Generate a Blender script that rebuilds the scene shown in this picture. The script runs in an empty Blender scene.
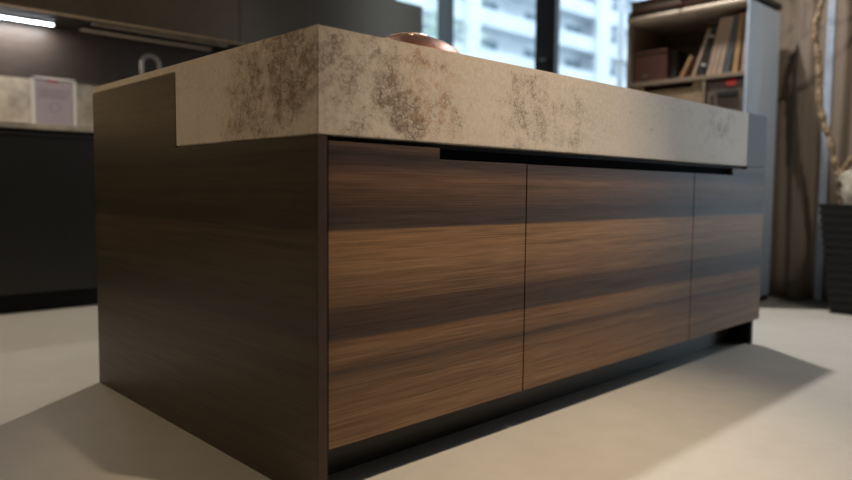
import bpy, bmesh, math, random
from mathutils import Vector, Matrix, noise
C = bpy.context.scene.collection
rnd = random.Random(7)

# ------------------------------------------------------------------ helpers
def srgb(r, g, b):
    f = lambda c: (c/255/12.92) if c/255 <= .04045 else ((c/255+.055)/1.055)**2.4
    return (f(r), f(g), f(b), 1)

class NT:
    """small wrapper for writing node materials"""
    def __init__(s, name):
        s.m = bpy.data.materials.new(name); s.m.use_nodes = True
        s.t = s.m.node_tree; s.b = s.t.nodes['Principled BSDF']
    def n(s, kind, **kw):
        x = s.t.nodes.new(kind)
        for k, v in kw.items():
            if k in x.inputs: x.inputs[k].default_value = v
            else: setattr(x, k, v)
        return x
    def l(s, a, b): s.t.links.new(a, b)
    def math(s, op, a, b=None, clamp=False):
        x = s.t.nodes.new('ShaderNodeMath'); x.operation = op; x.use_clamp = clamp
        for i, v in enumerate((a, b)):
            if v is None: continue
            if isinstance(v, (int, float)): x.inputs[i].default_value = v
            else: s.l(v, x.inputs[i])
        return x.outputs[0]
    def mix(s, fac, a, b):
        x = s.t.nodes.new('ShaderNodeMix'); x.data_type = 'RGBA'
        for i, v in ((0, fac), (6, a), (7, b)):
            if isinstance(v, (int, float, tuple)): x.inputs[i].default_value = v
            else: s.l(v, x.inputs[i])
        return x.outputs[2]
    def noise(s, vec, scale, detail=4, rough=.55):
        x = s.n('ShaderNodeTexNoise'); x.inputs['Scale'].default_value = scale
        x.inputs['Detail'].default_value = detail; x.inputs['Roughness'].default_value = rough
        s.l(vec, x.inputs['Vector']); return x.outputs['Fac']
    def rng(s, v, a, b, c=0, d=1, smooth=False):
        x = s.n('ShaderNodeMapRange'); x.clamp = True
        if smooth: x.interpolation_type = 'SMOOTHSTEP'
        s.l(v, x.inputs[0])
        for i, k in enumerate((a, b, c, d)): x.inputs[i+1].default_value = k
        return x.outputs[0]
    def coord(s, scale=(1, 1, 1), loc=(0, 0, 0)):
        tc = s.n('ShaderNodeTexCoord'); mp = s.n('ShaderNodeMapping')
        mp.inputs['Scale'].default_value = scale; mp.inputs['Location'].default_value = loc
        s.l(tc.outputs['Object'], mp.inputs['Vector']); return mp.outputs['Vector']
    def bump(s, h, strength=.2, dist=.001):
        x = s.n('ShaderNodeBump'); x.inputs['Strength'].default_value = strength
        x.inputs['Distance'].default_value = dist
        s.l(h, x.inputs['Height']); s.l(x.outputs[0], s.b.inputs['Normal'])

def plain(name, col, rough=.5, metal=0, var=.12, scale=30, spec=.5, coat=0, stretch=(1, 1, 1), bump=0):
    """procedural single-colour material with a little noise in it"""
    t = NT(name)
    f = t.noise(t.coord(stretch), scale, 3)
    dark = tuple(c*(1-var) for c in col[:3])+(1,); light = tuple(min(1, c*(1+var)) for c in col[:3])+(1,)
    t.l(t.mix(t.rng(f, .3, .7), dark, light), t.b.inputs['Base Color'])
    t.b.inputs['Roughness'].default_value = rough; t.b.inputs['Metallic'].default_value = metal
    t.b.inputs['Specular IOR Level'].default_value = spec
    t.b.inputs['Coat Weight'].default_value = coat
    if bump: t.bump(f, bump, .002)
    return t.m

def emit(name, col, strength):
    t = NT(name); t.b.inputs['Base Color'].default_value = (.8, .8, .8, 1)
    t.b.inputs['Emission Color'].default_value = col; t.b.inputs['Emission Strength'].default_value = strength
    return t.m

def box(bm, a, b, bev=0, seg=2):
    a, b = Vector(a), Vector(b)
    r = bmesh.ops.create_cube(bm, size=1)
    vs = r['verts']
    for v in vs: v.co = Vector([a[i] + (v.co[i]+.5)*(b[i]-a[i]) for i in range(3)])
    if bev:
        es = list({e for v in vs for e in v.link_edges})
        bmesh.ops.bevel(bm, geom=es, offset=bev, segments=seg, affect='EDGES', profile=.5)
    return bm

def prism(bm, pts, axis, a, b):
    """polygon extruded along axis 0/1/2 between a and b; pts are the two other coordinates in order"""
    def mk(p, h):
        q = list(p); q.insert(axis, h); return bm.verts.new(q)
    A = [mk(p, a) for p in pts]; B = [mk(p, b) for p in pts]; n = len(pts)
    bm.faces.new(A[::-1]); bm.faces.new(B)
    for i in range(n): bm.faces.new((A[i], A[(i+1) % n], B[(i+1) % n], B[i]))
    bmesh.ops.recalc_face_normals(bm, faces=bm.faces); return bm

def tube(bm, pts, rad, n=10, lobes=0, amp=0, twist=0, closed=False):
    """sweep along pts; rad number or list; optional twisted lobes like a rope"""
    pts = [Vector(p) for p in pts]; rings = []; s = 0
    up = Vector((0, 0, 1)); prev = None
    for i, p in enumerate(pts):
        t = (pts[min(i+1, len(pts)-1)] - pts[max(i-1, 0)]).normalized()
        if prev is None:
            x = t.orthogonal().normalized()
        else:
            x = (prev - t*prev.dot(t)).normalized(); s += (p-pts[i-1]).length
        prev = x; y = t.cross(x)
        r = rad[i] if isinstance(rad, (list, tuple)) else rad
        ring = []
        for k in range(n):
            a = 2*math.pi*k/n
            rr = r*(1+amp*abs(math.cos(lobes*.5*(a+twist*s)))) if lobes else r
            ring.append(bm.verts.new(p + x*math.cos(a)*rr + y*math.sin(a)*rr))
        rings.append(ring)
    for a, b in zip(rings, rings[1:]):
        for k in range(n): bm.faces.new((a[k], a[(k+1) % n], b[(k+1) % n], b[k]))
    bm.faces.new(rings[0][::-1]); bm.faces.new(rings[-1])
    return bm

def smooth_path(pts, sub=6):
    P = [Vector(p) for p in pts]; out = []
    for i in range(len(P)-1):
        p0, p1, p2, p3 = P[max(i-1, 0)], P[i], P[i+1], P[min(i+2, len(P)-1)]
        for k in range(sub):
            t = k/sub
            out.append(.5*((2*p1)+(p2-p0)*t+(2*p0-5*p1+4*p2-p3)*t*t+(3*p1-p0-3*p2+p3)*t**3))
    out.append(P[-1]); return out

def lathe(bm, prof, c, n=48):
    c = Vector(c); rings = []
    for r, z in prof:
        rings.append([bm.verts.new(c+Vector((r*math.cos(2*math.pi*k/n), r*math.sin(2*math.pi*k/n), z))) for k in range(n)])
    for a, b in zip(rings, rings[1:]):
        for k in range(n): bm.faces.new((a[k], a[(k+1) % n], b[(k+1) % n], b[k]))
    bm.faces.new(rings[0][::-1]); bm.faces.new(rings[-1])
    bmesh.ops.recalc_face_normals(bm, faces=bm.faces); return bm

def obj(name, bm, mat, parent=None, smooth=False, label=None, origin=None):
    """link bm (in world coordinates) as one mesh object"""
    off = Vector((0, 0, 0))
    if origin is not None: off = Vector(origin)
    root = parent
    while root is not None: off = off + root.location; root = root.parent
    if off.length: bmesh.ops.translate(bm, verts=bm.verts, vec=-off)
    me = bpy.data.meshes.new(name); bm.to_mesh(me); bm.free()
    o = bpy.data.objects.new(name, me); C.objects.link(o); me.materials.append(mat)
    if origin is not None: o.location = origin
    if parent is not None: o.parent = parent
    if smooth:
        for p in me.polygons: p.use_smooth = True
    if label: o['label'] = label
    return o
def NB(): return bmesh.new()
def tag(o, label, cat, group=None):
    o['label'] = label; o['category'] = cat
    if group: o['group'] = group
    return o
def thing(name, label, cat, loc=(0, 0, 0), group=None):
    o = bpy.data.objects.new(name, None); o.empty_display_size = .1
    C.objects.link(o); o.location = loc; return tag(o, label, cat, group)
def struct(name, bm, mat, parent=None):
    o = obj(name, bm, mat, parent)
    if parent is None: o['kind'] = 'structure'
    return o

# ------------------------------------------------------------------ materials
def veneer_mat(name, along, even=0.0, rough=.42, gain=1.0, spec=.22):
    """smoked-oak veneer laid in horizontal bands, fine grain running along one axis"""
    t = NT(name)
    tc = t.n('ShaderNodeTexCoord'); sp = t.n('ShaderNodeSeparateXYZ'); t.l(tc.outputs['Object'], sp.inputs[0])
    wob = t.noise(t.coord((.9, .9, 3)), 1.0, 2)
    z = t.math('ADD', sp.outputs['Z'], t.math('MULTIPLY', t.math('SUBTRACT', wob, .5), .010))
    zz = t.math('DIVIDE', z, .9, True)
    rp = t.n('ShaderNodeValToRGB'); t.l(zz, rp.inputs[0]); cr = rp.color_ramp
    A, B, D, E_ = srgb(134, 104, 78), srgb(116, 90, 70), srgb(82, 69, 62), srgb(154, 119, 86)
    stops = [(.0, B), (.10, A), (.17, A), (.236, B), (.249, D), (.256, B), (.29, A), (.308, srgb(128, 94, 70)), (.311, D), (.335, srgb(74, 59, 53)),
             (.372, srgb(88, 69, 58)), (.376, B), (.42, A), (.48, E_), (.5195, E_), (.5215, D), (.555, srgb(74, 60, 53)), (.572, srgb(90, 70, 58)),
             (.60, srgb(104, 80, 64)), (.622, srgb(118, 90, 70)), (.638, srgb(100, 77, 63)), (.65, srgb(80, 64, 57)), (.672, srgb(68, 57, 53)), (.685, srgb(92, 74, 64)), (.70, srgb(92, 72, 60)), (.88, srgb(84, 68, 56))]
    cr.elements[0].position = 0; cr.elements[0].color = stops[0][1]
    cr.elements[1].position = min(1, stops[-1][0]/.9); cr.elements[1].color = stops[-1][1]
    for p, c in stops[1:-1]:
        e = cr.elements.new(p/.9); e.color = c
    s1 = (2.0, 40, 340) if along == 'x' else (40, 2.0, 340)
    s2 = (1.1, 20, 60) if along == 'x' else (20, 1.1, 60)
    s3 = (6, 40, 520) if along == 'x' else (40, 6, 520)
    f1 = t.noise(t.coord(s1), 1, 5, .6); f2 = t.noise(t.coord(s2, (3, 1, 2)), 1, 4); f3 = t.noise(t.coord(s3), 1, 3, .6)
    v = t.math('ADD', t.math('MULTIPLY', t.rng(f1, .25, .75), .55), t.math('MULTIPLY', t.rng(f2, .3, .7), .55))
    v = t.math('ADD', v, t.math('MULTIPLY', t.rng(f3, .4, .62), .6))
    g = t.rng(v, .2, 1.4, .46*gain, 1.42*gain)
    t.b.inputs['Specular IOR Level'].default_value = spec
    vm = t.n('ShaderNodeVectorMath'); vm.operation = 'SCALE'; t.l(t.mix(even, rp.outputs[0], srgb(96, 82, 60)), vm.inputs[0]); t.l(g, vm.inputs['Scale'])
    t.l(vm.outputs[0], t.b.inputs['Base Color'])
    t.l(t.rng(f1, .3, .7, rough-.05, rough+.08), t.b.inputs['Roughness'])
    t.bump(f3, .25, .0006)
    return t.m
M = {}
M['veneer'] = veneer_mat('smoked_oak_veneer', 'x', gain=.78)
M['veneer_shaded'] = veneer_mat('smoked_oak_veneer_shaded', 'y', even=.72, rough=.36, gain=.37, spec=.5)  # same veneer with the side's shade put into the colour: darker, flatter bands

def stone_mat():
    t = NT('beige_oxidised_stone'); co = t.coord()
    tc = t.n('ShaderNodeTexCoord')
    def blob(c, r, s=(1, 1, 1)):
        mp = t.n('ShaderNodeMapping'); mp.vector_type = 'POINT'
        mp.inputs['Location'].default_value = tuple(-c[i]*s[i] for i in range(3)); mp.inputs['Scale'].default_value = s
        t.l(tc.outputs['Object'], mp.inputs[0])
        ln = t.n('ShaderNodeVectorMath'); ln.operation = 'LENGTH'; t.l(mp.outputs[0], ln.inputs[0])
        return t.rng(ln.outputs['Value'], r, r*.25, 0, 1, True)
    # patches where the stone is oxidised
    B = [(blob((0, .09, .83), .17), .85), (blob((0, .22, .80), .17), .62), (blob((0, .30, .73), .10), .5), (blob((0, .02, .85), .09), .6),
         (blob((.16, 0, .82), .30), .42), (blob((.62, 0, .79), .2), .38), (blob((.03, 0, .84), .13), .55), (blob((.13, 0, .85), .10), .5), (blob((.17, 0, .80), .09), .75), (blob((.215, 0, .76), .08), 1.0), (blob((.245, 0, .735), .05), .9),
         (blob((.05, 0, .74), .10), .35), (blob((.33, 0, .77), .10), .45), (blob((.62, 0, .80), .16), .5), (blob((.80, 0, .78), .16), .40), (blob((1.7, 0, .84), .2, (1, 1, 1.6)), .42)]
    tot = None
    for b, w in B:
        x = t.math('MULTIPLY', b, w); tot = x if tot is None else t.math('MAXIMUM', tot, x)
    n1 = t.noise(co, 20, 10, .72); n2 = t.noise(co, 90, 6, .7); n3 = t.noise(co, 6, 4, .5); n4 = t.noise(co, 42, 8, .7)
    base = t.mix(t.rng(n3, .35, .65), srgb(200, 187, 171), srgb(188, 173, 155))
    base = t.mix(t.rng(n2, .38, .62, 0, .7), base, srgb(212, 201, 187))
    def net(scale, warp, lo, hi):
        vo = t.n('ShaderNodeTexVoronoi'); vo.feature = 'DISTANCE_TO_EDGE'; vo.inputs['Scale'].default_value = scale
        dv = t.n('ShaderNodeVectorMath'); dv.operation = 'MULTIPLY_ADD'
        nz = t.n('ShaderNodeTexNoise'); nz.inputs['Scale'].default_value = scale*.5; nz.inputs['Detail'].default_value = 5; t.l(co, nz.inputs['Vector'])
        t.l(nz.outputs['Color'], dv.inputs[0]); dv.inputs[1].default_value = (warp, warp, warp); t.l(co, dv.inputs[2])
        t.l(dv.outputs[0], vo.inputs['Vector']); return t.rng(vo.outputs['Distance'], lo, hi, 1, 0, True)
    lace = t.math('MAXIMUM', net(120, .007, .01, .11), net(70, .02, .01, .08))
    thr = t.math('ADD', n1, t.math('MULTIPLY', tot, .30))
    cloud = t.rng(thr, .58, .86, 0, 1, True)                      # soft brown clouding
    base = t.mix(t.math('MULTIPLY', cloud, t.rng(n4, .36, .62, .1, .85)), base, srgb(136, 113, 84))
    core = t.math('MULTIPLY', t.rng(t.math('ADD', n4, t.math('MULTIPLY', tot, .16)), .60, .68), t.rng(tot, .1, .5))
    base = t.mix(t.math('MULTIPLY', core, .42), base, srgb(104, 84, 66))
    lc = t.math('MULTIPLY', t.math('MULTIPLY', lace, t.rng(t.math('ADD', n1, t.math('MULTIPLY', tot, .34)), .58, .76)), t.rng(n2, .38, .5))
    base = t.mix(t.math('MULTIPLY', lc, .85), base, srgb(92, 74, 62))
    # rust-tinted zone
    ob = t.math('MULTIPLY', t.math('MAXIMUM', blob((.30, 0, .80), .11, (1, 1, .8)), blob((.25, 0, .85), .08)), t.rng(n4, .45, .62))
    base = t.mix(t.math('MULTIPLY', ob, .5), base, srgb(180, 132, 88))
    sp = t.rng(t.noise(co, 260, 2, .5), .62, .74, 0, .25)
    base = t.mix(sp, base, srgb(150, 122, 98))
    t.l(base, t.b.inputs['Base Color'])
    t.b.inputs['Roughness'].default_value = .5
    t.bump(n2, .15, .0008)
    return t.m
M['stone'] = stone_mat()

def floor_mat():
    t = NT('pale_screed_floor'); co = t.coord()
    a = t.noise(co, 1.3, 5, .6); b = t.noise(co, 14, 6, .6)
    c = t.mix(t.rng(a, .35, .65), srgb(194, 188, 177), srgb(182, 175, 164))
    c = t.mix(t.rng(b, .35, .75, 0, .35), c, srgb(204, 197, 184))
    t.l(c, t.b.inputs['Base Color']); t.l(t.rng(a, .3, .7, .34, .46), t.b.inputs['Roughness'])
    t.b.inputs['Specular IOR Level'].default_value = .4
    t.bump(b, .05, .002); return t.m
M['floor'] = floor_mat()
M['black'] = plain('black_lacquer', srgb(14, 14, 14), .6, spec=.25)
M['carcass'] = plain('dark_carcass', srgb(34, 31, 29), .55)
M['edge'] = plain('dark_bronze_edge', srgb(66, 52, 45), .5, spec=.3)
M['channel'] = plain('black_grip_channel', srgb(12, 12, 12), .9, spec=.05)
M['plinth'] = plain('black_plinth', srgb(38, 36, 32), .38)
M['steel_end'] = plain('grey_brushed_metal', srgb(104, 106, 107), .55, .0, spec=.3, stretch=(1, 1, 40))
M['alu'] = plain('brushed_aluminium', srgb(160, 156, 150), .35, .9, stretch=(1, 30, 30))
M['alu_dark'] = plain('satin_grey_metal', srgb(96, 90, 84), .4, .8)
M['kitchen_dark'] = plain('dark_graphite_front', srgb(32, 31, 29), .38, .0, spec=.5)
M['kitchen_upper'] = plain('bronze_grey_front', srgb(84, 71, 58), .30, .55, var=.06)
M['panel_brown'] = plain('dark_brown_panel', srgb(66, 56, 49), .5, stretch=(1, 1, 18), scale=12, var=.2)
M['splash'] = None
def splash_mat():
    t = NT('pale_stone_splashback'); co = t.coord()
    n1 = t.noise(co, 9, 7, .6)
    t.l(t.mix(t.rng(n1, .38, .62), srgb(140, 130, 116), srgb(182, 170, 152)), t.b.inputs['Base Color'])
    t.b.inputs['Roughness'].default_value = .45; return t.m
M['splash'] = splash_mat()
M['wall'] = plain('warm_grey_plaster', srgb(120, 110, 100), .8, scale=8)
M['ceiling'] = plain('ceiling_paint', srgb(120, 114, 106), .9, scale=5)
M['frame_black'] = plain('black_window_profile', srgb(24, 26, 28), .4)
M['frame_blue'] = plain('window_profile_side', srgb(60, 68, 76), .4)
M['curtain'] = plain('taupe_curtain', srgb(118, 105, 92), .85, scale=120, var=.06, bump=.05)
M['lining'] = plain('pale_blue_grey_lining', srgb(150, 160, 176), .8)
M['shelf_wood'] = plain('light_oak_shelf', srgb(150, 134, 116), .5, stretch=(1, 1, 14), scale=14, var=.12)
M['shelf_top'] = plain('cream_oak_board', srgb(196, 180, 160), .5, stretch=(1, 1, 14), scale=14)
M['shelf_in'] = plain('taupe_shelf_lining', srgb(98, 86, 76), .6)
M['white_panel_daylit'] = plain('white_shelf_side_daylit', srgb(188, 204, 222), .45, var=.03)  # white board; the bluish daylight sheen is put into its colour
M['bk_brown'] = plain('brown_leather', srgb(88, 58, 48), .5, scale=80)
M['bk_dark'] = plain('dark_book_cloth', srgb(38, 36, 34), .6)
M['bk_red'] = plain('reddish_brown_leather', srgb(112, 68, 52), .5, scale=70)
M['bk_cream'] = plain('cream_book_cloth', srgb(176, 154, 136), .6)
M['bk_tan'] = plain('tan_book_cloth', srgb(172, 138, 98), .6)
M['bk_blue'] = plain('blue_grey_book_cloth', srgb(80, 86, 92), .6)
M['pages'] = plain('paper_pages', srgb(204, 190, 172), .8, stretch=(1, 60, 1))
M['grey_box'] = plain('grey_felt', srgb(112, 100, 94), .85, scale=120, var=.2)
M['drawer'] = plain('tan_drawer', srgb(168, 146, 118), .55)
M['red'] = plain('red_tag_cloth', srgb(196, 60, 58), .6)
M['label_white'] = plain('white_label_paper', srgb(205, 200, 195), .6)
M['chrome'] = plain('satin_steel', srgb(170, 162, 154), .4, .3)
M['rail'] = plain('pale_metal_rail', srgb(216, 200, 184), .4, .0)
M['acrylic'] = plain('white_frame', srgb(226, 222, 220), .35, var=.02)
M['pot'] = plain('dark_woven_planter', srgb(12, 12, 13), .65, scale=10, stretch=(1, 1, 30), var=.35, bump=.4)
M['soil'] = plain('dark_soil', srgb(50, 42, 34), .95, scale=60, var=.4, bump=.6)
def bark_mat():
    t = NT('pale_twisted_bark'); co = t.coord((1, 1, .5))
    f = t.noise(co, 90, 5, .6)
    t.l(t.mix(t.rng(f, .38, .62), srgb(84, 66, 48), srgb(168, 144, 114)), t.b.inputs['Base Color'])
    t.b.inputs['Roughness'].default_value = .8; t.bump(f, .5, .004); return t.m
M['bark'] = bark_mat()
M['root'] = plain('pale_root', srgb(180, 172, 156), .8, scale=30, var=.25)
M['led'] = emit('led_diffuser', (.80, .90, 1, 1), 22)
def glass_mat():
    t = NT('window_glass'); nt = t.t
    tr = t.n('ShaderNodeBsdfTransparent'); tr.inputs[0].default_value = (.93, .96, .97, 1)
    gl = t.n('ShaderNodeBsdfGlossy'); gl.inputs['Roughness'].default_value = .02
    fr = t.n('ShaderNodeFresnel'); fr.inputs[0].default_value = 1.45
    mx = t.n('ShaderNodeMixShader'); ge = t.n('ShaderNodeNewGeometry'); t.l(t.math('MULTIPLY', fr.outputs[0], t.math('SUBTRACT', 1.0, ge.outputs['Backfacing'])), mx.inputs[0]); t.l(tr.outputs[0], mx.inputs[1]); t.l(gl.outputs[0], mx.inputs[2])
    t.l(mx.outputs[0], nt.nodes['Material Output'].inputs[0]); return t.m
M['glass'] = glass_mat()
def copper_mat(name, col, ro, sc, bs):
    t = NT(name); co = t.coord()
    vo = t.n('ShaderNodeTexVoronoi'); vo.inputs['Scale'].default_value = sc; t.l(co, vo.inputs['Vector'])
    t.b.inputs['Base Color'].default_value = srgb(*col); t.b.inputs['Metallic'].default_value = .85
    t.b.inputs['Roughness'].default_value = ro; t.bump(vo.outputs['Distance'], bs, .004); return t.m
M['copper'] = copper_mat('hammered_copper', (118, 78, 60), .42, 70, .15)
M['copper_rim'] = copper_mat('bright_hammered_rim', (190, 160, 140), .2, 160, .9)

# ------------------------------------------------------------------ the room
ZC = 3.0
YN, XE = 3.22, 3.60            # kitchen wall line, window wall line
struct('floor', box(NB(), (-4, -5, -.1), (4.2, 3.9, 0)), M['floor'])
struct('ceiling', box(NB(), (-4, -5, ZC), (3.75, 3.37, ZC+.1)), M['ceiling'])
struct('wall_left', box(NB(), (-4.1, -5, 0), (-4, 3.37, ZC)), M['wall'])
struct('wall_back', box(NB(), (-4, -5.1, 0), (3.75, -5, ZC)), M['wall'])
struct('wall_kitchen', box(NB(), (-4, YN, 0), (2.98, YN+.15, ZC)), M['wall'])
struct('wall_right', box(NB(), (XE, -.50, 0), (XE+.15, 1.12, ZC)), M['wall'])
def window(n, frame_boxes, pane_a, pane_b):
    bm = NB()
    for a, b in frame_boxes: box(bm, a, b, .004)
    w = struct('window_%d' % n, bm, M['frame_black'])
    obj('pane', box(NB(), pane_a, pane_b), M['glass'], w)
    return w
# window between the kitchen wall and the corner post
window(1, [((2.98, YN, 0), (3.02, YN+.10, ZC)), ((3.02, YN, 0), (XE-.02, YN+.10, .06)), ((3.02, YN, ZC-.1), (XE-.02, YN+.10, ZC))],
       (3.02, YN+.04, .06), (XE-.02, YN+.052, ZC-.1))
# tall panes of the right-hand wall, the corner post belongs to the first of them
window(2, [((XE-.02, 3.165, 0), (XE+.03, 3.32, ZC)), ((XE, 2.256, 0), (XE+.03, 3.16, .06)), ((XE, 2.256, ZC-.1), (XE+.03, 3.16, ZC))],
       (XE+.006, 2.256, .06), (XE+.018, 3.16, ZC-.1))
window(3, [((XE-.03, 2.07, 0), (XE+.03, 2.256, ZC)), ((XE, 1.12, 0), (XE+.03, 1.17, ZC)), ((XE, 1.17, 0), (XE+.03, 2.07, .06)), ((XE, 1.17, ZC-.1), (XE+.03, 2.07, ZC))],
       (XE+.006, 1.17, .06), (XE+.018, 2.07, ZC-.1))
wn = bpy.data.objects['window_3']
obj('window_lock', lathe(NB(), [(.0, 0), (.022, 0), (.022, .012), (.0, .014)], (XE-.05, 2.16, 1.575), 16), M['alu'], wn, True, 'small round silver lock on black post')
# daylight window further along the same wall, towards the viewer
window(4, [((XE, -1.26, 0), (XE+.10, -1.20, ZC)), ((XE, -.56, 0), (XE+.10, -.50, ZC)), ((XE, -1.20, 0), (XE+.10, -.56, .06)), ((XE, -1.20, ZC-.1), (XE+.10, -.56, ZC))],
       (XE+.04, -1.20, .06), (XE+.052, -.56, ZC-.1))
struct('wall_right_end', box(NB(), (XE, -5, 0), (XE+.15, -1.26, ZC)), M['wall'])
struct('trim_1', box(NB(), (3.33, -1.6, 0), (3.40, .36, .006), .001), M['alu'])

# ------------------------------------------------------------------ island
H, T, L, W, WS, YT = .90, .198, 1.161, 2.124, 1.944, .593
isl = thing('kitchen_island', 'long kitchen island base in dark horizontally banded wood veneer standing on pale floor', 'kitchen island')
ZS = H-T
# left side panel: stepped outline under the thick and the thin part of the worktop
obj('side_panel', prism(NB(), [(.0015, 0), (L, 0), (L, H-.0205), (YT+.001, H-.0205), (YT+.001, ZS-.0015), (.0015, ZS-.0015)], 0, 0, .021), M['veneer_shaded'], isl)
obj('panel_edge', box(NB(), (.0005, -.0005, 0), (.0215, .0015, ZS-.0015)), M['edge'], isl, label='brown edge strip of the left side panel')
obj('side_panel', prism(NB(), [(.022, 0), (L, 0), (L, H-.0205), (YT+.001, H-.0205), (YT+.001, ZS-.0015), (.022, ZS-.0015)], 0, W-.021, W-.001), M['black'], isl, label='black end panel at the far right')
obj('carcass', box(NB(), (.0215, .024, .103), (W-.022, L-.02, ZS-.002)), M['black'], isl)
obj('carcass_back', box(NB(), (.0215, YT+.002, ZS), (W-.022, L-.02, H-.0205)), M['black'], isl)
obj('plinth', box(NB(), (.0215, .105, 0), (W-.022, L-.08, .103), .001), M['plinth'], isl)
ZT, ZN, ZB = .6915, .6665, .103
d1 = prism(NB(), [(.0245, ZB), (.6175, ZB), (.6175, ZN), (.318, ZN), (.318, ZT), (.0245, ZT)], 1, .0, .022)
d2 = box(NB(), (.6215, 0, ZB), (1.517, .022, ZN))
d3 = prism(NB(), [(1.521, ZB), (W, ZB), (W, ZS-.0015), (1.945, ZS-.0015), (1.945, ZT), (1.82, ZT), (1.82, ZN), (1.521, ZN)], 1, .0, .022)
for d in (d1, d2, d3):
    bmesh.ops.bevel(d, geom=[e for e in d.edges], offset=.0009, segments=1, affect='EDGES')
    obj('door', d, M['veneer'], isl)
ch = box(NB(), (.32, .019, ZN-.03), (1.82, .0235, ZT))
obj('grip_channel', ch, M['channel'], isl, label='black recessed grip channel above the doors')
obj('channel_lip', box(NB(), (.3185, .0006, ZN), (.6175, .021, ZN+.0012)), M['edge'], isl)

wt = thing('worktop', 'thick beige mottled stone worktop lying on the dark wood island', 'worktop')
bm = NB()
prism(bm, [(0, ZS), (YT, ZS), (YT, H-.020), (L, H-.020), (L, H), (0, H)], 0, 0, WS)
bmesh.ops.bevel(bm, geom=[e for e in bm.edges], offset=.0024, segments=2, affect='EDGES')
obj('stone_slab', bm, M['stone'], wt)
obj('metal_end', prism(NB(), [(.0, ZS), (YT, ZS), (YT, H-.020), (L, H-.020), (L, H), (0, H)], 0, WS+.0006, W), M['steel_end'], wt, label='grey metal end piece at the far right')

# upturned hammered copper bowl
bx, by = .592, .40
bw = thing('copper_bowl', 'upturned brown copper bowl with a sparkling foot ring on the stone worktop', 'bowl', (bx, by, H))
prof = [(.172, 0), (.176, .012), (.172, .036), (.158, .064), (.134, .089), (.105, .107), (.078, .117), (.055, .121), (0.0, .122)]
bmm = NB(); lathe(bmm, [(max(r, .001), z) for r, z in prof], (bx, by, H+.0005), 64); obj('bowl_body', bmm, M['copper'], bw, True)
bmm = NB(); ring = [(.044, .118), (.047, .127), (.052, .130), (.058, .127), (.062, .117), (.044, .117)]
lathe(bmm, ring, (bx, by, H), 48); obj('foot_ring', bmm, M['copper_rim'], bw, True, 'sparkling hammered foot ring')

# ------------------------------------------------------------------ kitchen run along the far left wall
units = [(-1.74, -.86, 'dark graphite base cabinet at the far left end of the stone counter'),
         (-.86, .02, 'dark graphite base cabinet beyond the left edge of the stone counter run'),
         (.02, .90, 'dark graphite base cabinet under the white framed notice at far left'),
         (.90, 1.80, 'dark graphite base cabinet under the curved tap'),
         (1.80, 2.90, 'dark graphite base cabinet nearest the window end of the counter')]
for x0, x1, lab in units:
    c = thing('base_cabinet', lab, 'cabinet', ((x0+x1)/2, 2.9, 0), 'base cabinets under the back counter')
    obj('body', box(NB(), (x0+.001, 2.642, .095), (x1-.001, 3.19, .872)), M['carcass'], c)
    obj('plinth', box(NB(), (x0+.001, 2.67, 0), (x1-.001, 3.15, .094)), M['black'], c)
    obj('door', box(NB(), (x0+.0015, 2.62, .096), (x1-.0015, 2.641, .848), .001), M['kitchen_dark'], c)
    obj('door_edge', box(NB(), (x0+.0015, 2.6205, .8482), (x1-.0015, 2.6405, .8525)), M['alu'], c, label='thin pale metal top edge of the door')
ct = obj('stone_counter', box(NB(), (-1.78, 2.605, .8735), (2.94, 3.205, .90), .0015), M['splash'])
tag(ct, 'pale stone counter running along the back kitchen wall', 'worktop')
sb = obj('splashback', box(NB(), (-1.78, 3.2, .9005), (2.94, 3.2185, 1.185)), M['splash']); tag(sb, 'low pale stone splashback behind the framed notice', 'splashback')
wp = obj('wall_panel', box(NB(), (-1.78, 3.2, 1.186), (2.94, 3.2185, 1.484)), M['panel_brown']); tag(wp, 'dark brown panel between splashback and wall cabinets', 'wall panel')
for x0, x1, lab in ((-.12, 1.43, 'left bronze-grey wall cabinet with a strip light beneath it'), (1.43, 2.966, 'right bronze-grey wall cabinet ending beside the window')):
    c = thing('wall_cabinet', lab, 'cabinet', ((x0+x1)/2, 3.04, 1.485), 'wall cabinets over the counter')
    obj('body', box(NB(), (x0+.001, 2.872, 1.486), (x1-.001, 3.218, 1.985)), M['carcass'], c)
    obj('door', box(NB(), (x0+.003, 2.85, 1.484), (x1-.003, 2.871, 1.985), .0015), M['kitchen_upper'], c)
    obj('bottom_edge', box(NB(), (x0+.0015, 2.8505, 1.479), (x1-.0015, 2.8705, 1.4838)), M['drawer'], c)
l = thing('under_cabinet_light', 'glowing white strip light under the left wall cabinet', 'lamp', (.19, 3.12, 1.474))
obj('housing', box(NB(), (-.10, 3.098, 1.4765), (.475, 3.142, 1.486)), M['alu_dark'], l)
obj('diffuser', box(NB(), (-.09, 3.106, 1.4720), (.462, 3.130, 1.4763), .001), M['led'], l)
hd = thing('range_hood', 'slim built-in cooker hood under the left wall cabinet right of the strip light', 'cooker hood', (1.0, 3.0, 1.45))
obj('hood_body', box(NB(), (.60, 2.90, 1.476), (1.39, 3.15, 1.4860)), M['black'], hd)
obj('hood_rail', box(NB(), (.60, 3.09, 1.4675), (1.372, 3.122, 1.4758), .002), M['rail'], hd, label='grey metal rail below the hood')
obj('hood_lip', box(NB(), (.60, 2.92, 1.470), (1.39, 2.935, 1.4758), .001), M['rail'], hd)
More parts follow.
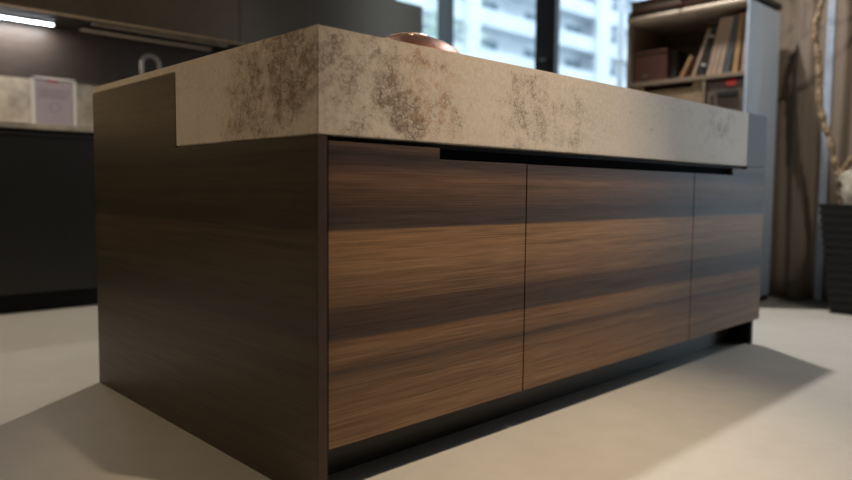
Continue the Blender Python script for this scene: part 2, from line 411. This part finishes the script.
# tap
tp = thing('kitchen_tap', 'curved swan-neck kitchen tap rising behind the island top', 'tap', (.93, 3.0, .9))
path = [(.995, 3.0, .935)] + [(.995, 3.0, z) for z in (1.0, 1.1, 1.2, 1.28)] + [(.995-.052+.052*math.cos(a), 3.0, 1.31+.052*math.sin(a)) for a in [i*math.pi/10 for i in range(0, 11)]] + [(.891, 3.0, 1.27), (.891, 3.0, 1.22)]
obj('spout', tube(NB(), path, .0105, 14), M['chrome'], tp, True)
obj('tap_base', lathe(NB(), [(.026, 0), (.026, .03), (.018, .045), (.0125, .05)], (.995, 3.0, .9), 20), M['chrome'], tp, True)
obj('lever', tube(NB(), [(1.02, 3.0, .925), (1.06, 3.0, .945), (1.09, 3.0, .95)], .007, 8), M['chrome'], tp, True)
# framed notice leaning on the counter
nx0, nx1, ny, nz = .291, .503, 2.90, .9005
fr = thing('framed_notice', 'white framed notice with a red line standing on the pale back counter', 'picture frame', ((nx0+nx1)/2, ny, nz))
bm = NB()
box(bm, (nx0, ny, nz), (nx0+.016, ny+.012, nz+.262), .001); box(bm, (nx1-.016, ny, nz), (nx1, ny+.012, nz+.262), .001)
box(bm, (nx0, ny, nz+.250), (nx1, ny+.012, nz+.262), .001); box(bm, (nx0, ny, nz), (nx1, ny+.012, nz+.012), .001)
f1 = obj('frame', bm, M['acrylic'], fr)
M['notice'] = plain('lilac_grey_paper', srgb(176, 164, 172), .5, var=.03)
M['ink'] = plain('grey_print', srgb(152, 140, 147), .6)
pg = obj('sheet', box(NB(), (nx0+.014, ny+.004, nz+.010), (nx1-.014, ny+.009, nz+.252)), M['notice'], fr)
obj('red_print', box(NB(), (nx0+.075, ny+.003, nz+.238), (nx0+.125, ny+.0042, nz+.245)), M['red'], pg)
bm = NB()
for i, (a, b) in enumerate([(.03, .18), (.035, .17), (.04, .175), (.03, .16)]):
    box(bm, (nx0+a, ny+.003, nz+.195-.013*i), (nx0+b, ny+.0042, nz+.200-.013*i))
for k in range(14):
    a = k*2*math.pi/14
    box(bm, (nx0+.11+.026*math.cos(a)-.004, ny+.003, nz+.11+.02*math.sin(a)-.003), (nx0+.11+.026*math.cos(a)+.004, ny+.0042, nz+.11+.02*math.sin(a)+.003))
obj('grey_print', bm, M['ink'], pg)
obj('easel_back', prism(NB(), [(ny+.0125, nz+.2), (ny+.0145, nz+.2), (ny+.075, nz), (ny+.07, nz)], 0, nx0+.08, nx1-.08), M['acrylic'], fr)

# ------------------------------------------------------------------ bookcase by the window
SX0, SX1, SY0, SY1, SZ = 2.98, 3.40, .428, 1.125, 1.608
bc = thing('bookcase', 'open bookcase with a white outer side standing between window and curtain', 'bookcase', ((SX0+SX1)/2, (SY0+SY1)/2, 0))
obj('side_board', box(NB(), (SX0, SY0, .03), (SX1, SY0+.016, 1.598), .001), M['white_panel_daylit'], bc, label='white outer side board with daylight blue in its colour')
obj('side_board', box(NB(), (SX0, SY1-.022, .03), (SX1, SY1, 1.5744)), M['shelf_wood'], bc)
obj('back_board', box(NB(), (SX1-.012, SY0+.0165, .03), (SX1-.001, SY1-.022, 1.5744)), M['shelf_in'], bc)
obj('base', box(NB(), (SX0+.01, SY0+.004, 0), (SX1-.01, SY1-.01, .029)), M['black'], bc)
for z0 in (.03, .42, .80, 1.213):
    obj('shelf', box(NB(), (SX0+.001, SY0+.017, z0), (SX1-.013, SY1-.0225, z0+.022), .001), M['shelf_wood'], bc)
obj('divider', box(NB(), (SX0+.003, .652, .8225), (SX1-.013, .667, 1.2125)), M['shelf_wood'], bc)
for a, b in ((SY1+.005, .806), (.800, SY0+.0165)):
    bm = NB(); box(bm, (SX0-.012, b, 1.5745), (SX1, a, SZ), .012, 4); obj('top_board', bm, M['shelf_top'], bc, True)
zb = 1.2352
dr = thing('storage_drawer', 'tan storage box with a dark slot beneath the brown box and books', 'box', (SX0+.15, .88, .823))
bm = NB(); box(bm, (SX0+.012, .672, .8225), (SX0+.30, 1.098, 1.18), .002); obj('box_body', bm, M['drawer'], dr)
obj('box_rim', box(NB(), (SX0+.012, .672, 1.1803), (SX0+.03, .725, 1.208)), M['drawer'], dr); obj('box_rim', box(NB(), (SX0+.012, 1.02, 1.1803), (SX0+.03, 1.098, 1.208)), M['drawer'], dr)
fb = thing('felt_storage_box', 'grey felt storage box with black handle and red tag in the bookcase', 'box', (SX0+.15, .55, .823))
obj('box_body', box(NB(), (SX0+.012, .450, .8226), (SX0+.31, .645, 1.195), .008, 3), M['grey_box'], fb)
obj('handle', box(NB(), (SX0+.0, .475, 1.112), (SX0+.0125, .590, 1.142), .004), M['bk_dark'], fb, label='black strap handle')
obj('tag', box(NB(), (SX0+.006, .488, 1.168), (SX0+.0122, .540, 1.196), .001), M['red'], fb, label='red tag')
obj('eyelet', lathe(NB(), [(.001, 0), (.010, 0), (.010, .008), (.001, .009)], (SX0+.008, .615, 1.12), 12), M['alu'], fb)
bb = thing('leather_box', 'dark brown box at the left end of the book compartment', 'box', (SX0+.15, .99, zb))
obj('box_body', box(NB(), (SX0+.02, .888, zb), (SX0+.30, 1.090, 1.395), .004), M['bk_brown'], bb)
obj('box_lid', box(NB(), (SX0+.017, .886, 1.3955), (SX0+.303, 1.092, 1.412), .003), M['bk_brown'], bb)
obj('clasp', box(NB(), (SX0+.0165, 1.000, 1.262), (SX0+.0198, 1.028, 1.276)), M['alu'], bb, label='small pale metal plate')

def book(y, t, h, d, ang, mat, label, x=SX0+.03, z=zb, flat=False):
    """upright book resting on its lower edge, its head leaning towards the viewer's side by ang degrees"""
    r = thing('book', label, 'book', (x, y, z+.0004), 'books in the bookcase')
    r.rotation_euler = (math.radians(ang), 0, 0)
    bm = NB(); c = .0025
    box(bm, (0, 0, 0), (d, c, h)); box(bm, (0, t-c, 0), (d, t, h)); box(bm, (0, c, 0), (c, t-c, h))
    m = bpy.data.meshes.new('cover'); bm.to_mesh(m); bm.free(); m.materials.append(mat)
    o = bpy.data.objects.new('cover', m); C.objects.link(o); o.parent = r
    bm = NB(); box(bm, (c, c, .003), (d-.004, t-c, h-.003))
    m = bpy.data.meshes.new('page_block'); bm.to_mesh(m); bm.free(); m.materials.append(M['pages'])
    o = bpy.data.objects.new('page_block', m); C.objects.link(o); o.parent = r
    return r
book(.838, .040, .165, .22, 0, M['bk_dark'], 'upright black book right beside the dark brown box', x=SX0+.05)
book(.797, .016, .128, .17, 27, M['bk_tan'], 'short tan book leaning just right of the dark brown box', x=SX0+.025)
book(.7615, .031, .118, .19, 27, M['bk_brown'], 'short dark brown book leaning beside the short tan one', x=SX0+.05)
book(.7275, .016, .262, .22, 19, M['bk_cream'], 'tall thin pale book leaning against the black spined one')
bkd = book(.677, .034, .265, .22, 16, M['bk_dark'], 'tall black spined book with two pale bands')
for a_, b_ in ((.052, .064), (.205, .215)):
    bm = NB(); box(bm, (-.0012, .004, a_), (.0, .030, b_))
    m = bpy.data.meshes.new('spine_band'); bm.to_mesh(m); bm.free(); m.materials.append(M['label_white']); o = bpy.data.objects.new('spine_band', m); C.objects.link(o); o.parent = bkd
book(.639, .022, .300, .24, 13, M['bk_cream'], 'first tall cream book right of the black spined one')
book(.609, .024, .300, .24, 12, M['bk_cream'], 'second tall cream book, between two other cream ones')
book(.5785, .024, .296, .24, 11, M['bk_cream'], 'third tall cream book, beside the blue-grey one')
book(.539, .030, .298, .24, 9, M['bk_blue'], 'tall blue-grey book among pale ones near the white side')
book(.4965, .026, .303, .23, 6, M['bk_tan'], 'tall tan book next to last at the white side')
book(.456, .018, .305, .23, 2, M['bk_cream'], 'last tall pale book against the white side of the bookcase')
def flatbook(a, b, mat, label):
    r = thing('album', label, 'book', ((a[0]+b[0])/2, (a[1]+b[1])/2, a[2]), 'albums lying on the bookcase')
    h = b[2]-a[2]; bm = NB()
    box(bm, a, (b[0], b[1], a[2]+.006), .001); box(bm, (a[0], a[1], b[2]-.006), b, .001); box(bm, (b[0]-.006, a[1], a[2]+.006), (b[0], b[1], b[2]-.006))
    obj('cover', bm, mat, r); obj('page_block', box(NB(), (a[0]+.006, a[1]+.006, a[2]+.0062), (b[0]-.0062, b[1]-.006, b[2]-.0062)), M['shelf_in'], r)
flatbook((SX0+.0, .822, SZ+.0005), (SX0+.36, 1.135, SZ+.030), M['bk_dark'], 'dark album lying lowest on the window end of the bookcase top')
flatbook((SX0+.0, .800, SZ+.031), (SX0+.36, 1.115, SZ+.092), M['bk_red'], 'thick reddish-brown album lying on the dark album')
flatbook((SX0+.0, .500, SZ+.0005), (SX0+.36, .788, SZ+.034), M['bk_brown'], 'brown album lying on the curtain end of the bookcase top')
bxx = obj('black_tray', box(NB(), (SX0+.06, .415, SZ+.0005), (SX0+.40, .497, SZ+.03), .003), M['bk_dark']); tag(bxx, 'narrow black tray on the bookcase top above the white side', 'tray')

# ------------------------------------------------------------------ curtains
def curtain(y0, y1, label, seed, x=3.49):
    r = random.Random(seed); n = int(abs(y1-y0)/.008); nz = 24
    ph = [r.uniform(0, 6.28) for _ in range(6)]
    bm = NB(); cols = []
    for i in range(n+1):
        u = y0+(y1-y0)*i/n; col = []
        for k in range(nz+1):
            z = .012+(ZC-.06)*k/nz; low = 1-z/ZC
            w = u + .012*math.sin(3*z+ph[0])*low
            d = .014*math.sin(2*math.pi*w/.145+ph[1]) + .006*math.sin(2*math.pi*w/.067+ph[2]+.6*z) + .012*math.sin(2*math.pi*w/.31+ph[3]+.5*z)
            col.append(bm.verts.new((x+d*(.75+.25*low), u, z)))
        cols.append(col)
    for a, b in zip(cols, cols[1:]):
        for k in range(nz): bm.faces.new((a[k], a[k+1], b[k+1], b[k]))
    o = obj('curtain', bm, M['curtain'], None, True, origin=(x, (y0+y1)/2, 0))
    md = o.modifiers.new('thick', 'SOLIDIFY'); md.thickness = .003
    tag(o, label, 'curtain', 'floor-length curtains on the right wall'); return o
curtain(.222, 1.10, 'taupe floor-length curtain hanging behind the bookcase', 3)
curtain(-.34, .172, 'taupe floor-length curtain hanging behind the potted plant', 5)
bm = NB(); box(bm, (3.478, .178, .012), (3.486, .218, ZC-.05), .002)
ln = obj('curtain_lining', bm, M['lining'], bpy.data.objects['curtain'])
rl = obj('curtain_rail', box(NB(), (3.46, -.34, ZC-.045), (3.52, 1.10, ZC-.001), .002), M['alu']); tag(rl, 'metal ceiling rail carrying the taupe curtains', 'curtain rail')

# ------------------------------------------------------------------ potted plant
pl = thing('potted_plant', 'bare twisted trunk plant in a dark woven planter before the taupe curtain', 'potted plant', (3.28, -.08, 0))
bm = NB()
pa, pb = (3.16, -.205, 3.40, .045), (3.125, -.275, 3.435, .108)   # foot and rim rectangles x0,y0,x1,y1
def ringv(r, z): return [bm.verts.new((r[i], r[j], z)) for i, j in ((0, 1), (2, 1), (2, 3), (0, 3))]
rings = []
N_ = 14
for k in range(N_+1):                       # outside, ribbed by the woven bands
    t = k/N_; rr = [pa[i]+(pb[i]-pa[i])*t for i in range(4)]
    for dz, g in ((-.012, 0), (.012, 0), (.016, -.004), (.020, -.004)):
        z = max(0, min(.55, t*.55+dz*.9)); q = [rr[0]-g, rr[1]-g, rr[2]+g, rr[3]+g] if g else rr
        rings.append(ringv(q, z))
inn = [pb[0]+.02, pb[1]+.02, pb[2]-.02, pb[3]-.02]
rings.append(ringv(pb, .551)); rings.append(ringv(inn, .551)); rings.append(ringv(inn, .50))
for a, b in zip(rings, rings[1:]):
    for k in range(4): bm.faces.new((a[k], a[(k+1) % 4], b[(k+1) % 4], b[k]))
bm.faces.new(rings[0][::-1]); bm.faces.new(rings[-1])
bmesh.ops.recalc_face_normals(bm, faces=bm.faces)
obj('planter', bm, M['pot'], pl)
bm = NB(); bmesh.ops.create_grid(bm, x_segments=14, y_segments=14, size=.5)
for v in bm.verts:
    v.co = Vector((inn[0]+.002+(v.co.x+.5)*(inn[2]-inn[0]-.004), inn[1]+.002+(v.co.y+.5)*(inn[3]-inn[1]-.004), .515+.02*noise.noise(v.co*9)))
obj('soil', bm, M['soil'], pl, True)
X = 3.28
trunk = [(X, .045, .515), (X, .048, .60), (X, .062, .66), (X, .071, .709), (X, .095, .79), (X, .121, .895), (X, .148, .974), (X, .171, 1.073), (X, .183, 1.218), (X, .192, 1.332),
         (X, .214, 1.443), (X, .196, 1.542), (X, .180, 1.61), (X-.01, .15, 1.75), (X-.03, .16, 1.95), (X-.04, .10, 2.2)]
tp_ = smooth_path(trunk, 8); rr = [.0135-.0045*i/len(tp_)+.002*math.sin(i*.9) for i in range(len(tp_))]
obj('trunk', tube(NB(), tp_, rr, 18, 3, .45, 55), M['bark'], pl, True)
def branch(pts, r0, r1, mat='bark'):
    q = smooth_path(pts, 7); n = len(q)
    obj('branch', tube(NB(), q, [r0+(r1-r0)*i/n for i in range(n)], 14, 3, .35, 60), M[mat], pl, True)
branch([(X, .064, .67), (X-.01, .030, .745), (X-.02, -.01, .80), (X-.01, -.06, .88), (X, -.12, .99), (X, -.15, 1.15), (X-.02, -.13, 1.35), (X, -.20, 1.6), (X, -.16, 1.9)], .013, .009)
def reach(P, k): # a point part of the way from the plant spot to the curtain
    return tuple(Vector((1.9, -1.1, 2.9)).lerp(Vector(P), k))
branch([(X-.03, .11, 2.1)]+[reach(P, .62) for P in ((3.49, -.25, 1.70), (3.49, -.10, 1.62), (3.49, .02, 1.52), (3.49, .14, 1.36), (3.49, .25, 1.26), (3.49, .33, 1.17), (3.49, .46, 1.14))], .009, .006)
branch([(X-.04, .12, 2.15)]+[reach(P, .62) for P in ((3.49, .12, 1.86), (3.49, .24, 1.72), (3.49, .33, 1.60), (3.49, .44, 1.50), (3.49, .5, 1.48))], .008, .005)
branch([(X, .17, 1.63), (X-.02, .05, 1.72), (X-.03, -.05, 1.72), (X-.02, -.18, 1.84)], .010, .006)
branch([(X-.03, .15, 1.85), (X-.02, .28, 1.95), (X-.01, .32, 2.1)], .009, .005)
br = tube(NB(), smooth_path([(X-.035, -.02, .512), (X-.04, -.005, .60), (X-.03, .005, .66), (X-.02, .03, .70)], 7), .034, 16, 5, .3, 14)
obj('root_stump', br, M['root'], pl, True, 'pale swollen root beside the trunk')

# ------------------------------------------------------------------ outside the windows
M['facade'] = plain('white_render', srgb(222, 226, 230), .8, scale=.6, var=.05)
M['facade_dark'] = plain('recessed_facade', srgb(206, 213, 218), .7, scale=.6)
M['pane_far'] = plain('far_window_glass', srgb(112, 132, 142), .5)
M['rail_far'] = plain('balcony_parapet', srgb(222, 230, 236), .6, scale=.8, var=.08)
ab = thing('apartment_building', 'pale apartment block with rows of balconies outside the window', 'building', (52, 40, 0))
FX0, FX1, FY = 16, 78, 36
obj('facade_wall', box(NB(), (FX0, FY, 0), (FX1, FY+10, 30)), M['facade_dark'], ab)
def Xat(px, y): # direction through the window opening, for spacing the bays
    return y
for i in range(9):
    z = 1+3.0*i
    obj('balcony', box(box(NB(), (FX0, FY-1.5, z), (FX1, FY-.01, z+.28)), (FX0, FY-1.5, z+.281), (FX1, FY-1.42, z+1.25)), M['rail_far'], ab)
for xa, xb in ((20, 21.4), (37.1, 38.5), (54.1, 56.2), (71, 72.4)):
    obj('pilaster', box(NB(), (xa, FY-1.85, 0), (xb, FY-1.52, 29)), M['facade'], ab)
for bay in range(10):
    x0 = FX0+1.2+bay*5.8
    for i in range(2, 8):
        z = 1+3.0*i
        fo = obj('window', box(NB(), (x0-.4, FY-.08, z+.3), (x0+2.2, FY-.011, z+2.5)), M['facade'], ab)
        obj('window_pane', box(box(NB(), (x0-.3, FY-.10, z+.4), (x0+.85, FY-.081, z+2.4)), (x0+.95, FY-.10, z+.4), (x0+2.1, FY-.081, z+2.4)), M['pane_far'], fo)
tp = thing('outdoor_post', 'slim white post with a collar standing outside the window', 'post', (5.4, 2.62, 0))
obj('post', tube(NB(), [(5.4, 2.62, 0), (5.4, 2.62, 3.6)], .036, 16), M['facade'], tp, True)
obj('collar', tube(NB(), [(5.4, 2.62, 1.86), (5.4, 2.62, 1.90)], .052, 16), M['facade'], tp, True)
struct('terrace', box(NB(), (-4, -12, -.30), (90, 80, -.11)), plain('paving', srgb(170, 170, 168), .8, scale=3))
# tree beyond the corner
M['leaf'] = plain('pale_green_leaves', srgb(196, 214, 196), .6, scale=3, var=.3)
tr = thing('tree', 'pale green leafy tree beyond the corner of the window', 'tree', (16.5, 16.5, -.11))
obj('trunk', tube(NB(), [(16.5, 16.5, -.11), (16.6, 16.4, 2.5), (16.4, 16.6, 5.2)], [.18, .14, .06], 10), M['bark'], tr, True)
bm = NB()
for i in range(620):
    d = Vector((rnd.gauss(0, 1), rnd.gauss(0, 1), rnd.gauss(0, 1))).normalized()*rnd.random()**.45
    c = Vector((16.5, 16.5, 6.2))+Vector((d.x*1.9, d.y*1.9, d.z*2.4))
    a = Vector((rnd.gauss(0, 1), rnd.gauss(0, 1), rnd.gauss(0, 1))).normalized(); b = a.orthogonal().normalized(); s = rnd.uniform(.06, .13)
    bm.faces.new([bm.verts.new(c+a*s*1.5), bm.verts.new(c+b*s*.6), bm.verts.new(c-a*s*1.5), bm.verts.new(c-b*s*.6)])
obj('foliage', bm, M['leaf'], tr)

# ------------------------------------------------------------------ light
w = bpy.data.worlds.new('sky'); bpy.context.scene.world = w; w.use_nodes = True
bg = w.node_tree.nodes['Background']; bg.inputs[0].default_value = (.72, .86, 1.0, 1); bg.inputs[1].default_value = 2.5
def spot(name, loc, aim, power, col, angle, blend, size=.03):
    d = bpy.data.lights.new(name, 'SPOT'); d.energy = power; d.color = col; d.spot_size = math.radians(angle); d.spot_blend = blend; d.shadow_soft_size = size
    o = bpy.data.objects.new(name, d); C.objects.link(o); o.location = loc
    o.rotation_euler = (Vector(aim)-Vector(loc)).to_track_quat('-Z', 'Y').to_euler(); return o
def area(name, loc, aim, power, col, sx, sy):
    d = bpy.data.lights.new(name, 'AREA'); d.energy = power; d.color = col; d.shape = 'RECTANGLE'; d.size = sx; d.size_y = sy
    o = bpy.data.objects.new(name, d); C.objects.link(o); o.location = loc
    o.rotation_euler = (Vector(aim)-Vector(loc)).to_track_quat('-Z', 'Y').to_euler(); return o
WARM = (1, .80, .58); NEUT = (1, .90, .78); COOL = (.72, .86, 1)
spot('ceiling_spot_right', (2.69, .80, 2.98), (2.2, -1.0, 0), 280, (1, .97, .94), 100, .6, .05)
spot('ceiling_spot_left', (.96, 1.88, 2.98), (-.3, 1.9, 0), 150, NEUT, 92, 1, .02)
spot('ceiling_spot_front', (.55, -1.0, 2.95), (.60, .0, .22), 310, WARM, 40, 1, .03)
spot('ceiling_spot_front_right', (1.75, -1.15, 2.95), (1.75, -.1, .80), 58, (1, .96, .92), 84, 1, .03)
spot('ceiling_spot_counter', (1.1, 1.7, 2.98), (1.15, 2.85, 1.85), 60, WARM, 34, 1, .05)
spot('ceiling_spot_plant', (1.9, -1.1, 2.9), (3.49, .15, 1.3), 90, NEUT, 34, .8, .02)
area('ceiling_wash_left', (-2.4, 1.2, 2.95), (-2.2, 1.1, 0), 44, (1, .80, .55), 1.4, 2.4)
spot('ceiling_spot_splashback', (-.95, 1.8, 2.98), (-.95, 3.2, 1.2), 420, (1, .80, .50), 60, .9, .05)
area('window_daylight', (3.85, -.88, 1.5), (0, -.88, 1.2), 11, COOL, .7, 2.7)
area('strip_light_glow', (.19, 3.117, 1.468), (.19, 3.117, 0), 4, (.97, .93, .90), .54, .03)

# ------------------------------------------------------------------ camera
f, cx, cy, cz, yaw, pitch, roll = 700.806, -.75204, -1.07141, .60108, None, None, None
CAM = dict(yaw=.7659, pitch=.0707, roll=.0091)
cd = bpy.data.cameras.new('camera'); cam = bpy.data.objects.new('camera', cd); C.objects.link(cam)
y_, p_, r_ = CAM['yaw'], CAM['pitch'], CAM['roll']
fw = Vector((math.sin(y_)*math.cos(p_), math.cos(y_)*math.cos(p_), -math.sin(p_)))
rt = Vector((math.cos(y_), -math.sin(y_), 0)); up = rt.cross(fw)
R_ = rt*math.cos(r_)+up*math.sin(r_); U_ = -rt*math.sin(r_)+up*math.cos(r_)
mt = Matrix((R_, U_, -fw)).transposed().to_4x4(); mt.translation = Vector((cx, cy, cz)); cam.matrix_world = mt
cd.sensor_fit = 'HORIZONTAL'; cd.sensor_width = 36; cd.lens = f/852*36; cd.clip_start = .05; cd.clip_end = 500
cd.dof.use_dof = True; cd.dof.focus_distance = 1.62; cd.dof.aperture_fstop = 1.6
sc = bpy.context.scene; sc.camera = cam
sc.view_settings.view_transform = 'Standard'; sc.view_settings.look = 'None'; sc.view_settings.gamma = 1
sc.view_settings.use_curve_mapping = False; sc.view_settings.exposure = 0
